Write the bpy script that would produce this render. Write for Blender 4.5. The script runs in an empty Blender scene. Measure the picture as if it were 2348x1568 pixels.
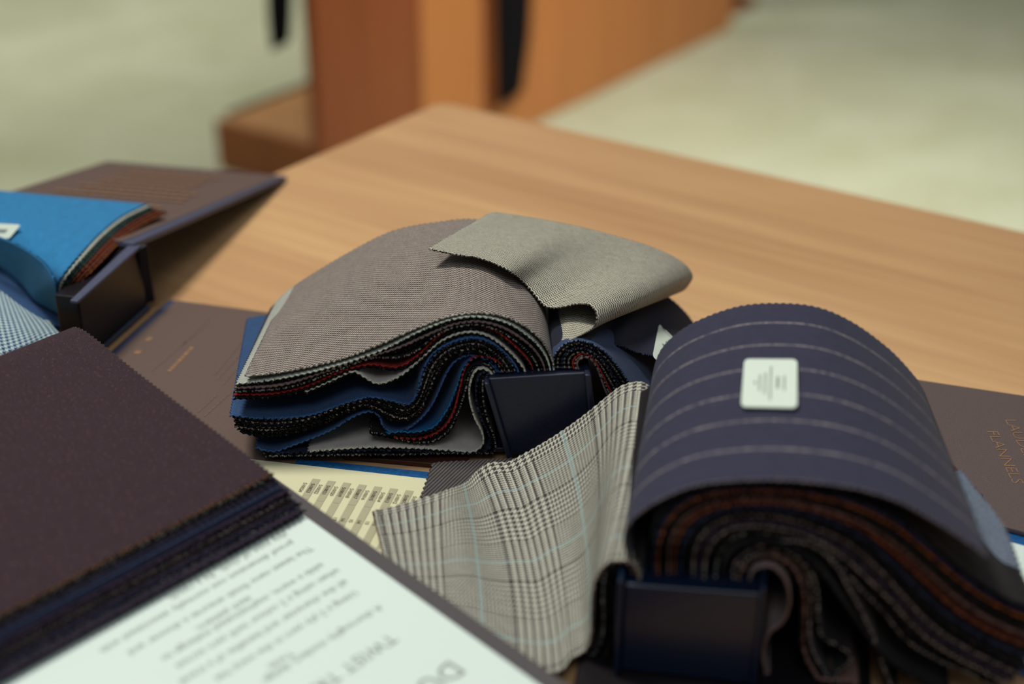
import bpy, math, random
import numpy as np
from math import sin, cos, tan, atan2, radians, pi, sqrt, hypot
random.seed(7)
rng = np.random.default_rng(7)
S = bpy.context.scene
COL = S.collection

# ------------------------------------------------------------------ camera
H = 0.40            # camera height over the table top
TZ = 0.75           # table top height over the floor
PITCH = radians(27.73)
FPX = 3261.0
CX, CY = 1174.0, 784.0
cd = bpy.data.cameras.new('camera'); cam = bpy.data.objects.new('camera', cd); COL.objects.link(cam)
cam.location = (0, 0, TZ + H); cam.rotation_euler = (pi/2 - PITCH, 0, 0)
cd.sensor_width = 36; cd.lens = FPX/2348*36; cd.clip_start = 0.02; cd.clip_end = 60
cd.dof.use_dof = True; cd.dof.focus_distance = 0.735; cd.dof.aperture_fstop = 3.6
S.camera = cam

# ------------------------------------------------------------------ world, lights, exposure
w = bpy.data.worlds.new('world'); S.world = w; w.use_nodes = True
bg = w.node_tree.nodes['Background']; bg.inputs[0].default_value = (0.93, 0.96, 1.0, 1); bg.inputs[1].default_value = 0.16
S.view_settings.view_transform = 'Standard'; S.view_settings.look = 'None'
S.view_settings.gamma = 1; S.view_settings.use_curve_mapping = False
S.view_settings.exposure = 0.0

def area(name, loc, size, power, col, target, sizey=None):
    l = bpy.data.lights.new(name, 'AREA'); l.energy = power; l.color = col; l.size = size
    if sizey: l.shape = 'RECTANGLE'; l.size_y = sizey
    o = bpy.data.objects.new(name, l); COL.objects.link(o); o.location = loc
    d = np.array(target, float) - np.array(loc, float)
    from mathutils import Vector
    o.rotation_euler = Vector(d).to_track_quat('-Z', 'Y').to_euler()
    return o
area('ceiling_spot_light', (-0.50, 0.80, TZ + 1.60), 0.36, 25, (1.0, 0.965, 0.87), (0, 0.75, TZ))
area('ceiling_panel_light', (0.0, -0.6, TZ + 1.8), 0.8, 8.5, (0.93, 1.0, 1.0), (0.1, 0.65, TZ))
area('showroom_light', (-1.4, 3.9, 2.7), 1.2, 27, (1.0, 0.985, 0.88), (-1.3, 4.2, 0)).data.spread = radians(120)
area('showroom_light', (0.75, 2.3, 2.4), .7, 27, (1.0, 1.0, 0.93), (.5, 3.0, 0)).data.spread = radians(110)

# ------------------------------------------------------------------ geometry of the photograph
SP, CP = sin(PITCH), cos(PITCH)
def ray(u, v):
    a = (u-CX)/FPX; b = -(v-CY)/FPX
    return np.array([a, CP + SP*b, -SP + CP*b])
def PZ(u, v, z=0.0):                 # point at height z over the table
    d = ray(u, v); t = (z-H)/d[2]; return np.array([d[0]*t, d[1]*t, z])
class Plane:                          # an upright plane through (x,y), running at an angle to the x axis
    def __init__(s, x, y, deg):
        s.d = np.array([cos(radians(deg)), sin(radians(deg))]); s.n = np.array([-s.d[1], s.d[0]]); s.c = s.n @ np.array([x, y])
    def back(s, w):
        q = Plane(0, 0, 0); q.d, q.n, q.c = s.d, s.n, s.c + w; return q
    def at(s, u, v):
        d = ray(u, v); t = s.c/(s.n @ d[:2]); return np.array([d[0]*t, d[1]*t, H + d[2]*t])
    def n3(s): return np.array([s.n[0], s.n[1], 0.0])
    def d3(s): return np.array([s.d[0], s.d[1], 0.0])
def c1(L): return [(500+x/2.45, 460+y/2.45) for x, y in L]
def c2(L): return [(940+x/3.136, 460+y/3.136) for x, y in L]
def c3(L): return [(x/3.0157, 340+y/3.0157) for x, y in L]
def c6(L): return [(1300+x/2.2405, 1060+y/2.2405) for x, y in L]

def spline(P, n=200):                 # Catmull-Rom through the points, resampled to n by arc length
    P = np.array(P, float)
    Q = np.vstack([2*P[0]-P[1], P, 2*P[-1]-P[-2]]); out = []
    for i in range(1, len(Q)-2):
        p0, p1, p2, p3 = Q[i-1], Q[i], Q[i+1], Q[i+2]
        for t in np.linspace(0, 1, 14, endpoint=False):
            out.append(0.5*((2*p1) + (-p0+p2)*t + (2*p0-5*p1+4*p2-p3)*t*t + (-p0+3*p1-3*p2+p3)*t**3))
    out.append(Q[-2]); out = np.array(out)
    return resample(out, n)
def resample(out, n):
    s = np.r_[0, np.cumsum(np.linalg.norm(np.diff(out, axis=0), axis=1))]
    t = np.linspace(0, s[-1], n)
    return np.stack([np.interp(t, s, out[:, k]) for k in range(3)], 1)
def length(P): return float(np.linalg.norm(np.diff(P, axis=0), axis=1).sum())

# ------------------------------------------------------------------ object helpers
def link(name, mesh, mats=(), parent=None):
    o = bpy.data.objects.new(name, mesh); COL.objects.link(o)
    for m in mats: mesh.materials.append(m)
    if parent: o.parent = parent; o.matrix_parent_inverse.identity(); o.location = -np.array(parent.location)
    return o
def mesh_from(name, V, F, uv=None, mats=(), parent=None, smooth=False, mi=None):
    V = np.array(V, float).copy(); V[:, 2] += TZ
    me = bpy.data.meshes.new(name); me.from_pydata(V.tolist(), [], [tuple(int(i) for i in f) for f in F]); me.update()
    if uv is not None:
        l = me.uv_layers.new(name='UVMap')
        vi = np.empty(len(me.loops), dtype=np.int32); me.loops.foreach_get('vertex_index', vi)
        l.data.foreach_set('uv', np.asarray(uv, dtype=np.float32)[vi].ravel())
    if smooth: me.polygons.foreach_set('use_smooth', [True]*len(me.polygons))
    if mi is not None: me.polygons.foreach_set('material_index', mi)
    return link(name, me, mats, parent)
def thing(name, label, cat, loc, group=None):
    o = bpy.data.objects.new(name, None); COL.objects.link(o); o.location = (loc[0], loc[1], TZ + loc[2]); o.empty_display_size = .02
    o['label'] = label; o['category'] = cat
    if group: o['group'] = group
    return o
def tag(o, label, cat, group=None):
    o['label'] = label; o['category'] = cat
    if group: o['group'] = group
    return o
def bevel(o, w_, seg=2):
    m = o.modifiers.new('bevel', 'BEVEL'); m.width = w_; m.segments = seg; m.limit_method = 'ANGLE'; m.angle_limit = radians(35)
    o.data.polygons.foreach_set('use_smooth', [True]*len(o.data.polygons))
    w2 = o.modifiers.new('wn', 'WEIGHTED_NORMAL'); w2.keep_sharp = False
    return o
def prism(name, pts, thick, mats, parent=None, bev=0.0, down=True):
    """a slab: pts = outline of the top face (3-D), thickness straight down"""
    n = len(pts); P = np.array(pts, float); Q = P.copy(); Q[:, 2] -= thick
    a = 0.0
    for i in range(n):
        j = (i+1) % n; a += P[i, 0]*P[j, 1]-P[j, 0]*P[i, 1]
    if a < 0: P = P[::-1]; Q = Q[::-1]
    V = np.vstack([P, Q]); F = [tuple(range(n)), tuple(range(2*n-1, n-1, -1))]
    for i in range(n):
        j = (i+1) % n; F.append((i, n+i, n+j, j))
    o = mesh_from(name, V, F, mats=mats, parent=parent)
    if bev: bevel(o, bev)
    return o
def hexa(name, A, B, mats, parent=None, bev=0.0):
    """box between two quads A and B (same order)"""
    V = np.vstack([A, B]); F = [(0,1,2,3), (7,6,5,4), (0,4,5,1), (1,5,6,2), (2,6,7,3), (3,7,4,0)]
    me_o = mesh_from(name, V, F, mats=mats, parent=parent)
    import bmesh
    bm = bmesh.new(); bm.from_mesh(me_o.data); bmesh.ops.recalc_face_normals(bm, faces=bm.faces[:]); bm.to_mesh(me_o.data); bm.free()
    if bev: bevel(me_o, bev)
    return me_o

PITCH_T = 0.0031                      # pinking-shear tooth
def grid_sheet(name, G, fab, parent, teeth=True, th=0.0009, tooth=(1,1,1), amp=0.00125, zfloor=.0048):
    """G[rows, cols, 3] -> one cloth sheet; cols run along the length, rows across the width.
       tooth = (front row, back row, free end)"""
    R, Cn, _ = G.shape; G = G.copy()
    su = np.r_[0, np.cumsum(np.linalg.norm(np.diff(G[R//2], axis=0), axis=1))]
    sv = np.r_[0, np.cumsum(np.linalg.norm(np.diff(G[:, Cn//2], axis=0), axis=1))]
    U, V = np.meshgrid(su, sv)
    if teeth:
        z = np.where(np.arange(Cn) % 2 == 0, 1.0, -1.0)*amp/2
        if tooth[0]:
            d = G[1]-G[0]; d /= np.linalg.norm(d, axis=1)[:, None]+1e-9; G[0] += d*(z[:, None]-amp*.3); V[0] += z
        if tooth[1]:
            d = G[-1]-G[-2]; d /= np.linalg.norm(d, axis=1)[:, None]+1e-9; G[-1] += d*z[:, None]; V[-1] += z
        z = np.where(np.arange(R) % 2 == 0, 1.0, -1.0)*amp/2
        if tooth[2]:
            d = G[:, -1]-G[:, -2]; d /= np.linalg.norm(d, axis=1)[:, None]+1e-9; G[:, -1] += d*z[:, None]; U[:, -1] += z
    G[..., 2] = np.maximum(G[..., 2], zfloor)
    idx = np.arange(R*Cn).reshape(R, Cn)
    F = np.stack([idx[:-1, :-1], idx[:-1, 1:], idx[1:, 1:], idx[1:, :-1]], -1).reshape(-1, 4)
    uv = np.stack([U.ravel(), V.ravel()], 1)
    o = mesh_from(name, G.reshape(-1, 3), F, uv=uv, mats=fab, parent=parent, smooth=True)
    m = o.modifiers.new('thickness', 'SOLIDIFY'); m.thickness = th; m.offset = 0; m.material_offset_rim = 1 if len(fab) > 1 else 0
    m.use_even_offset = False
    return o
def loft(name, rails, fab, parent, tpos=None, wob=0.0004, rows=None, cols=None, raw=False, **k):
    """rails: list of 3-D point lists from front edge to back edge"""
    L = np.mean([length(np.array(r)) for r in rails])
    n = len(rails[0]) if raw else cols or int(max(8, round(L/(PITCH_T/2)))); R = []
    for r in rails: R.append(np.array(r) if raw else spline(r, n))
    W = np.linalg.norm(R[0]-R[-1], axis=1).mean()
    m = rows or int(max(8, round(W/(PITCH_T/2))))
    m = min(m, 110)
    tp = tpos or list(np.linspace(0, 1, len(R)))
    t = np.linspace(0, 1, m)
    A = np.stack(R, 0)                                  # rails, cols, 3
    if len(R) == 2: G = A[0][None]*(1-t)[:, None, None] + A[1][None]*t[:, None, None]
    else:
        # Lagrange through the rails
        G = np.zeros((m, n, 3))
        for i, ti in enumerate(tp):
            wgt = np.ones_like(t)
            for j, tj in enumerate(tp):
                if j != i: wgt *= (t-tj)/(ti-tj)
            G += wgt[:, None, None]*A[i][None]
    if wob:
        ph = rng.uniform(0, 6.28, 4); jj, ii = np.meshgrid(np.linspace(0, 1, n), t)
        G[..., 2] += wob*(np.sin(9*jj+ph[0]+2*ii)+.6*np.sin(17*jj+ph[1]-3*ii))*np.clip(jj*6, 0, 1)
        G[..., 1] += wob*.8*np.sin(13*jj+ph[2])
    return grid_sheet(name, G, fab, parent, **k)

# ------------------------------------------------------------------ materials
class NT:
    def __init__(s, name):
        s.m = bpy.data.materials.new(name); s.m.use_nodes = True; s.t = s.m.node_tree
        s.p = s.t.nodes['Principled BSDF']; s.n = s.t.nodes
    def node(s, ty, **kw):
        n = s.n.new(ty)
        for k, v in kw.items(): setattr(n, k, v)
        return n
    def set(s, sock, v):
        if isinstance(v, (int, float)): sock.default_value = v
        elif isinstance(v, tuple): sock.default_value = v if len(v) != 3 or sock.type == 'VECTOR' else (*v, 1)
        else: s.t.links.new(v, sock)
    def math(s, op, a, b=0.0, c=0.0):
        n = s.node('ShaderNodeMath', operation=op); s.set(n.inputs[0], a); s.set(n.inputs[1], b); s.set(n.inputs[2], c); return n.outputs[0]
    def mix(s, f, a, b):
        n = s.node('ShaderNodeMix', data_type='RGBA'); s.set(n.inputs[0], f); s.set(n.inputs[6], a); s.set(n.inputs[7], b); return n.outputs[2]
    def noise(s, vec, scale, detail=2.0, rough=0.5, dist=0.0):
        n = s.node('ShaderNodeTexNoise'); s.set(n.inputs['Vector'], vec); n.inputs['Scale'].default_value = scale
        n.inputs['Detail'].default_value = detail; n.inputs['Roughness'].default_value = rough; n.inputs['Distortion'].default_value = dist
        return n.outputs['Fac']
    def map(s, vec, scale=(1,1,1), rot=(0,0,0)):
        n = s.node('ShaderNodeMapping'); s.set(n.inputs['Vector'], vec); n.inputs['Scale'].default_value = scale; n.inputs['Rotation'].default_value = rot
        return n.outputs[0]
    def ramp(s, f, lo, hi):
        n = s.node('ShaderNodeMapRange'); s.set(n.inputs[0], f); n.inputs[1].default_value = lo; n.inputs[2].default_value = hi; return n.outputs[0]
    def bump(s, h, dist, strength=1.0):
        n = s.node('ShaderNodeBump'); s.set(n.inputs['Height'], h); n.inputs['Distance'].default_value = dist; n.inputs['Strength'].default_value = strength
        s.t.links.new(n.outputs[0], s.p.inputs['Normal'])
def lin(h):
    h = h.lstrip('#'); r = [int(h[i:i+2], 16)/255 for i in (0, 2, 4)]
    return tuple((x/12.92 if x <= .04045 else ((x+.055)/1.055)**2.4) for x in r)
def sc(c, k): return tuple(min(1, x*k) for x in c)

def fabric(name, light, dark, kind='plain', t=0.0004, contrast=1.0, rim=None, rimdark=None, extra=None, sheen=0.05, dots=.46):
    n = NT(name); uvn = n.node('ShaderNodeUVMap', uv_map='UVMap'); uv = uvn.outputs[0]
    sep = n.node('ShaderNodeSeparateXYZ'); n.set(sep.inputs[0], uv); u, v = sep.outputs[0], sep.outputs[1]
    # slight irregularity of the yarns
    fz = n.noise(uv, 1/0.0011, 2.0, .6)
    fz2 = n.noise(n.map(uv, (1/0.0006, 1/0.003, 1)), 1.0, 2.0, .6)
    if kind in ('glen', 'hound'):
        i = n.math('FLOOR', n.math('DIVIDE', u, t)); j = n.math('FLOOR', n.math('DIVIDE', v, t))
        over = n.math('LESS_THAN', n.math('FRACT', n.math('DIVIDE', n.math('ADD', n.math('ADD', i, j), 4000.5), 4.0)), 0.5)
        def dk(k, off):
            k = n.math('ADD', k, 4000.5+off)
            a = n.math('LESS_THAN', n.math('FRACT', n.math('DIVIDE', k, 8.0)), 0.5)
            if kind == 'hound': return a
            b = n.math('LESS_THAN', n.math('FRACT', n.math('DIVIDE', k, 4.0)), 0.5)
            blk = n.math('LESS_THAN', n.math('FRACT', n.math('DIVIDE', k, 128.0)), 0.47)
            return n.math('ADD', n.math('MULTIPLY', a, blk), n.math('MULTIPLY', b, n.math('SUBTRACT', 1.0, blk)))
        wu, wv = dk(i, extra[0] if extra else 0), dk(j, extra[1] if extra else 0)
        f = n.math('ADD', n.math('MULTIPLY', wu, over), n.math('MULTIPLY', wv, n.math('SUBTRACT', 1.0, over)))
        hgt = f
    elif kind == 'dots':       # small bird's-eye weave in offset rows
        uu = n.math('ADD', n.math('DIVIDE', u, t), n.math('MULTIPLY', fz, .3)); vv = n.math('ADD', n.math('DIVIDE', v, t), n.math('MULTIPLY', uu, .22))
        a = n.math('SINE', n.math('MULTIPLY', uu, 2*pi)); b = n.math('SINE', n.math('MULTIPLY', vv, 2*pi))
        f = n.ramp(n.math('ADD', n.math('MULTIPLY', a, b), n.math('MULTIPLY', n.math('SUBTRACT', fz2, .5), .9)), .30, -.30); hgt = f
    elif kind == 'wave':       # flattened herringbone ribs
        uu = n.math('DIVIDE', u, t*1.55)
        tri = n.math('ABSOLUTE', n.math('SUBTRACT', n.math('FRACT', uu), .5))
        vv = n.math('ADD', n.math('DIVIDE', v, t), n.math('MULTIPLY', tri, 1.1))
        f = n.ramp(n.math('SINE', n.math('MULTIPLY', n.math('ADD', vv, n.math('MULTIPLY', fz, .3)), 2*pi)), .75, -.55); f = n.math('SUBTRACT', 1.0, f); hgt = f
    elif kind == 'twill':
        f = n.ramp(n.math('SINE', n.math('MULTIPLY', n.math('DIVIDE', n.math('ADD', u, n.math('MULTIPLY', v, .55)), t), 2*pi)), -.8, .8); hgt = f
    else:
        f = n.ramp(n.noise(uv, 1/0.0007, 3.0, .7), .35, .65); hgt = f
    f = n.math('ADD', n.math('MULTIPLY', f, contrast), n.math('MULTIPLY', n.math('SUBTRACT', fz2, .5), .35 if kind != 'plain' else .2))
    colr = n.mix(f, light, dark)
    colr.node.clamp_factor = True
    mott = n.ramp(n.noise(uv, 1/0.006, 3.0, .6), .3, .7)
    hs = n.node('ShaderNodeHueSaturation'); n.set(hs.inputs['Color'], colr); n.set(hs.inputs['Value'], n.math('ADD', n.math('MULTIPLY', mott, .16), .92)); colr = hs.outputs[0]
    if kind == 'glen':         # pale blue overcheck
        for ax, off in ((u, extra[0]), (v, extra[1])):
            s_ = n.math('FRACT', n.math('ADD', n.math('DIVIDE', ax, t*128.0), (off+.5)/128.0 + 4000/128.0))
            m_ = n.math('LESS_THAN', n.math('ABSOLUTE', n.math('SUBTRACT', s_, 0.735)), 0.013)
            colr = n.mix(n.math('MULTIPLY', m_, .5), colr, lin('8aa9ab'))
    if kind == 'stripe' or (extra and extra[0] == 'stripe'):
        s_ = n.math('FRACT', n.math('ADD', n.math('DIVIDE', n.math('ADD', v, n.math('MULTIPLY', fz, .0004)), extra[1]), .5))
        m_ = n.math('LESS_THAN', n.math('ABSOLUTE', n.math('SUBTRACT', s_, 0.5)), extra[2]/extra[1])
        m_ = n.math('MULTIPLY', m_, n.ramp(n.noise(n.map(uv, (1/0.002, 1/0.01, 1)), 1.0), .25, .7))
        colr = n.mix(n.math('MULTIPLY', m_, .62), colr, lin('a39a96'))
    if extra and extra[0] == 'flecks':
        m_ = n.math('GREATER_THAN', n.noise(uv, 1/0.0016, 1.0), .66)
        colr = n.mix(n.math('MULTIPLY', m_, .5), colr, extra[1])
    n.t.links.new(colr, n.p.inputs['Base Color'])
    n.p.inputs['Roughness'].default_value = .9; n.p.inputs['Specular IOR Level'].default_value = .12
    n.p.inputs['Sheen Weight'].default_value = sheen; n.p.inputs['Sheen Roughness'].default_value = .5
    n.bump(hgt, 0.00012, .6)
    # cut edge: yarn ends, light and dark
    r = NT(name+'_cut_edge'); uvn = r.node('ShaderNodeUVMap', uv_map='UVMap')
    ff = r.ramp(r.noise(uvn.outputs[0], 1/0.0012, 1.5, .6), dots, dots+.12)
    rc = r.mix(ff, rimdark or sc(dark, .5), rim or light)
    r.t.links.new(rc, r.p.inputs['Base Color']); r.p.inputs['Roughness'].default_value = .95; r.p.inputs['Specular IOR Level'].default_value = .05
    return (n.m, r.m)

def plainmat(name, col, rough=.5, spec=.5, grain=None, bumpd=0.0, coat=0.0):
    n = NT(name); tc = n.node('ShaderNodeTexCoord'); c = n.node('ShaderNodeRGB'); c.outputs[0].default_value = (*col, 1)
    if grain:
        f = n.noise(tc.outputs['Object'], grain[0], 3.0, .6)
        o = n.mix(n.ramp(f, .3, .7), sc(col, 1-grain[1]), sc(col, 1+grain[1]))
        n.t.links.new(o, n.p.inputs['Base Color'])
        if bumpd: n.bump(f, bumpd, .7)
    else: n.t.links.new(c.outputs[0], n.p.inputs['Base Color'])
    n.p.inputs['Roughness'].default_value = rough; n.p.inputs['Specular IOR Level'].default_value = spec
    if coat: n.p.inputs['Coat Weight'].default_value = coat; n.p.inputs['Coat Roughness'].default_value = .25
    return n.m
def wood(name, light, dark, angle, gs=1.0, knots=None, rough=.45, along=0.25, plank=0.0, axis='Z'):
    n = NT(name); tc = n.node('ShaderNodeTexCoord')
    g = n.map(tc.outputs['Object'], (1, 1, 1), (0, 0, -angle))
    a = n.noise(n.map(g, (2.0*gs*along*4, 26*gs, 26*gs) if axis == 'X' else (26*gs, 26*gs, 2*gs)), 1.0, 4.0, .6, .3)
    b = n.noise(n.map(g, (3*gs, 150*gs, 150*gs) if axis == 'X' else (150*gs, 150*gs, 3*gs)), 1.0, 3.0, .6)
    c = n.noise(n.map(g, (1.2*gs, 5*gs, 5*gs) if axis == 'X' else (5*gs, 5*gs, 1.2*gs)), 1.0, 2.0, .5, .5)
    f = n.math('ADD', n.math('ADD', n.math('MULTIPLY', a, .5), n.math('MULTIPLY', b, .18)), n.math('MULTIPLY', c, .4))
    colr = n.mix(n.ramp(f, .38, .76), light, dark)
    if plank:
        sp = n.node('ShaderNodeSeparateXYZ'); n.set(sp.inputs[0], g)
        q = n.math('DIVIDE', sp.outputs[1], plank); fl = n.math('FLOOR', q)
        wn = n.node('ShaderNodeTexWhiteNoise', noise_dimensions='1D'); n.set(wn.inputs['W'], fl)
        colr = n.mix(n.math('MULTIPLY', wn.outputs[0], .35), colr, sc(dark, 1.0))
        seam = n.math('LESS_THAN', n.math('ABSOLUTE', n.math('SUBTRACT', n.math('FRACT', q), .5)), .004)
        colr = n.mix(n.math('MULTIPLY', seam, .25), colr, sc(dark, .5))
    n.t.links.new(colr, n.p.inputs['Base Color']); n.p.inputs['Roughness'].default_value = rough
    n.p.inputs['Specular IOR Level'].default_value = .35
    n.bump(b, .0002, .3)
    return n.m

PRINT = []
def text_geo(s, size, org, d, spacing=1.0, italic=0.0, off=0.0, up=None):
    """flat lettering on a level surface: reading direction d (2-D), returns (V,F)"""
    cu = bpy.data.curves.new('t', 'FONT'); cu.body = s; cu.size = size; cu.space_character = spacing; cu.shear = italic; cu.offset = off
    cu.resolution_u = 2
    o = bpy.data.objects.new('t', cu); COL.objects.link(o)
    dg = bpy.context.evaluated_depsgraph_get(); dg.update(); me = o.evaluated_get(dg).to_mesh()
    V = np.array([v.co[:] for v in me.vertices]) if len(me.vertices) else np.zeros((0, 3)); F = [tuple(p.vertices) for p in me.polygons]
    o.evaluated_get(dg).to_mesh_clear(); bpy.data.objects.remove(o); bpy.data.curves.remove(cu)
    d = np.array(d, float); d /= np.linalg.norm(d); up = np.array([-d[1], d[0]]) if up is None else np.array(up)
    W = np.zeros((len(V), 3)); 
    if len(V):
        W[:, 0] = org[0]+V[:, 0]*d[0]+V[:, 1]*up[0]; W[:, 1] = org[1]+V[:, 0]*d[1]+V[:, 1]*up[1]; W[:, 2] = org[2]
    return W, F
def join_geo(L):
    V, F, n = [], [], 0
    for v, f in L:
        V.append(v); F += [tuple(i+n for i in q) for q in f]; n += len(v)
    return np.vstack(V), F
def dashes(org, d, n_words, rnd, h=0.0012, gap=0.0008, maxw=0.006, minw=0.002):
    """a line of unreadable small print as word-sized strokes"""
    d = np.array(d, float)/np.linalg.norm(d); up = np.array([-d[1], d[0]]); x = 0; V, F = [], []
    for k in range(n_words):
        w_ = rnd.uniform(minw, maxw)
        for a, b in ((x, 0), (x+w_, 0), (x+w_, h), (x, h)): V.append((org[0]+a*d[0]+b*up[0], org[1]+a*d[1]+b*up[1], org[2]))
        F.append((4*k, 4*k+1, 4*k+2, 4*k+3)); x += w_+gap
    return np.array(V), F

# ------------------------------------------------------------------ palette
M_navy = plainmat('navy_bookcloth', lin('1a2136'), .42, .5, (900, .25), .00005)
M_navy_gloss = plainmat('glossy_navy_board', lin('0c1b33'), .34, .4, (700, .12), .00002, coat=.1)
M_blackboard = plainmat('near_black_board', lin('141015'), .38, .3, (800, .2), .00003)
M_brown = plainmat('brown_leatherette', lin('5b4e4d'), .6, .3, (1600, .22), .00008)
M_brown2 = plainmat('dark_brown_leatherette', lin('5f4e48'), .6, .3, (1600, .18), .00006)
M_edge = plainmat('board_edge_slate', lin('464a60'), .5, .4, (900, .2), .00004)
M_grey = plainmat('charcoal_bookcloth', lin('4f4b4d'), .7, .3, (2400, .35), .00008)
M_page = plainmat('white_paper', lin('d0ded9'), .7, .2)
M_cream = plainmat('cream_paper', lin('d3d0ae'), .35, .4)
M_blue = plainmat('bright_blue_board', lin('0d4f86'), .5, .4, (500, .35), .00003)
M_ink = plainmat('grey_ink', lin('7d877f'), .7, .2)
M_inkb = plainmat('black_ink', lin('35332f'), .7, .2)
M_tint = plainmat('grey_tint_print', lin('a8a489'), .5, .3)
M_foil = plainmat('bronze_foil', lin('8c6a50'), .4, .6)
M_label = plainmat('label_paper', lin('cfdcd0'), .5, .3)
M_red = plainmat('rust_board', lin('3b1d16'), .5, .4)

FB = {}
FB['top'] = fabric('grey_brown_birdseye_wool', lin('a0968f'), lin('362e2c'), 'dots', .0024, 1.0, rim=lin('c9c6ba'), rimdark=lin('6a5f5a'))
FB['wave'] = fabric('pale_grey_herringbone_wool', lin('bdbbab'), lin('3f3a36'), 'wave', .0020, 1.0, rim=lin('9d998c'), rimdark=lin('3a3431'))
FB['glen'] = fabric('grey_glen_check_wool', lin('b3b4a7'), lin('3a3133'), 'glen', .00044, 1.0, rim=lin('a58a80'), rimdark=lin('3c2c2c'), extra=(60, 20))
FB['hound'] = fabric('blue_white_houndstooth_wool', lin('a9bcba'), lin('22406a'), 'hound', .00038, 1.0, rim=lin('c6cfc5'), rimdark=lin('1d3458'))
FB['pin'] = fabric('navy_pinstripe_flannel', lin('3a3a4d'), lin('2c2d3f'), 'plain', rim=lin('5a4b4c'), rimdark=lin('19171f'), extra=('stripe', .0224, .00075))
FB['brown'] = fabric('dark_plum_brown_flannel', lin('403138'), lin('271d23'), 'plain', .0005, dots=.38, rim=lin('a87650'), rimdark=lin('30232a'), extra=('flecks', lin('5f3f3e')))
FB['blue'] = fabric('bright_blue_flannel', lin('2f78a8'), lin('1f5d8d'), 'twill', .0015, .45, rim=lin('2d6f9d'), rimdark=lin('14304e'))
FB['navy'] = fabric('navy_worsted', lin('24283c'), lin('15161f'), 'plain', rim=lin('3b4566'), rimdark=lin('0c0c12'))
FB['midblue'] = fabric('mid_blue_flannel', lin('3a567f'), lin('22395a'), 'plain', rim=lin('3a5f96'), rimdark=lin('14213c'), dots=.34)
FB['denim'] = fabric('denim_blue_twill', lin('384c70'), lin('1d2945'), 'twill', .0009, .8, rim=lin('6f7c93'), rimdark=lin('14161f'))
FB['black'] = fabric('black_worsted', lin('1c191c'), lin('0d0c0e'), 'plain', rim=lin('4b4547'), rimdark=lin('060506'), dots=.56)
FB['blackdot'] = fabric('black_worsted_white_fleck', lin('201d20'), lin('0d0c0e'), 'plain', rim=lin('8f8d88'), rimdark=lin('0b090a'))
FB['white'] = fabric('off_white_worsted', lin('c6bfba'), lin('8f8683'), 'twill', .0007, .6, rim=lin('c9cdbf'), rimdark=lin('5c5654'), dots=.34)
FB['whitegrey'] = fabric('silver_grey_worsted', lin('b9bfb4'), lin('5a5a58'), 'twill', .0011, .8, rim=lin('c8d0c4'), rimdark=lin('3b3b3d'), dots=.34)
FB['mauve'] = fabric('mauve_grey_worsted', lin('8a7976'), lin('5e4f50'), 'twill', .0008, .6, rim=lin('7b6664'), rimdark=lin('3a2d2f'), dots=.34)
FB['red'] = fabric('brick_red_flannel', lin('8c2a26'), lin('4f1716'), 'plain', rim=lin('a9332b'), rimdark=lin('40100f'), dots=.34)
FB['azure'] = fabric('azure_flannel', lin('1d5f97'), lin('15456f'), 'plain', rim=lin('2673ad'), rimdark=lin('10304f'), dots=.34)
FB['orange'] = fabric('rust_orange_worsted', lin('7a4427'), lin('3a2018'), 'plain', rim=lin('a8622f'), rimdark=lin('26130c'))
FB['rust'] = fabric('rust_brown_tweed', lin('7a3a26'), lin('3c1d17'), 'plain', rim=lin('93583f'), rimdark=lin('2a1310'))
FB['green'] = fabric('bottle_green_worsted', lin('2d4440'), lin('18231f'), 'plain', rim=lin('4d6a60'), rimdark=lin('101512'))
FB['pinkbrown'] = fabric('dusty_brown_worsted', lin('7a5e58'), lin('4d3936'), 'twill', .0009, .6, rim=lin('8c6d63'), rimdark=lin('2c1d1b'))
FB['greydot'] = fabric('charcoal_worsted_pale_yarn', lin('3c3a3e'), lin('1c1a1e'), 'plain', rim=lin('958a85'), rimdark=lin('1b181a'), dots=.43)
FB['charcoal'] = fabric('charcoal_rib_wool', lin('5c5858'), lin('2c292a'), 'twill', .0022, 1.0, rim=lin('4a4646'), rimdark=lin('1a1818'))
FB['plum'] = fabric('plum_worsted', lin('33293c'), lin('1b1620'), 'plain', rim=lin('5a4c5c'), rimdark=lin('120e15'))
FB['slate'] = fabric('smooth_slate_blue_cotton', lin('2a2f44'), lin('242a3c'), 'plain', rim=lin('333b57'), rimdark=lin('1c2033'))
FB['bluegrey'] = fabric('blue_grey_boucle', lin('7f8b9b'), lin('262b3b'), 'plain', rim=lin('b0aa9c'), rimdark=lin('2a2a33'))

# ------------------------------------------------------------------ setting
E1 = np.array([0.566, 0.824]); E2 = np.array([-0.824, 0.566])     # room axes: E1 away to the right, E2 away to the left
def fl(x, y, z): return (x, y, z - TZ)
FM = NT('pale_sage_concrete'); tcn = FM.node('ShaderNodeTexCoord')
fa = FM.noise(tcn.outputs['Object'], 3.0, 4.0, .55, .4); fb = FM.noise(tcn.outputs['Object'], 26.0, 3.0, .6)
cc = FM.mix(FM.ramp(FM.math('ADD', FM.math('MULTIPLY', fa, .7), FM.math('MULTIPLY', fb, .3)), .35, .65), lin('a7a98a'), lin('b9bba2'))
FM.t.links.new(cc, FM.p.inputs['Base Color']); FM.p.inputs['Roughness'].default_value = .5; FM.p.inputs['Specular IOR Level'].default_value = .4
fo = mesh_from('floor', [fl(-7, -3, 0), fl(7, -3, 0), fl(7, 9, 0), fl(-7, 9, 0)], [(0, 1, 2, 3)], mats=[FM.m]); fo['kind'] = 'structure'
WM = plainmat('off_white_wall_plaster', lin('b9b5a4'), .8, .2, (40, .04), .0005)
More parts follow.
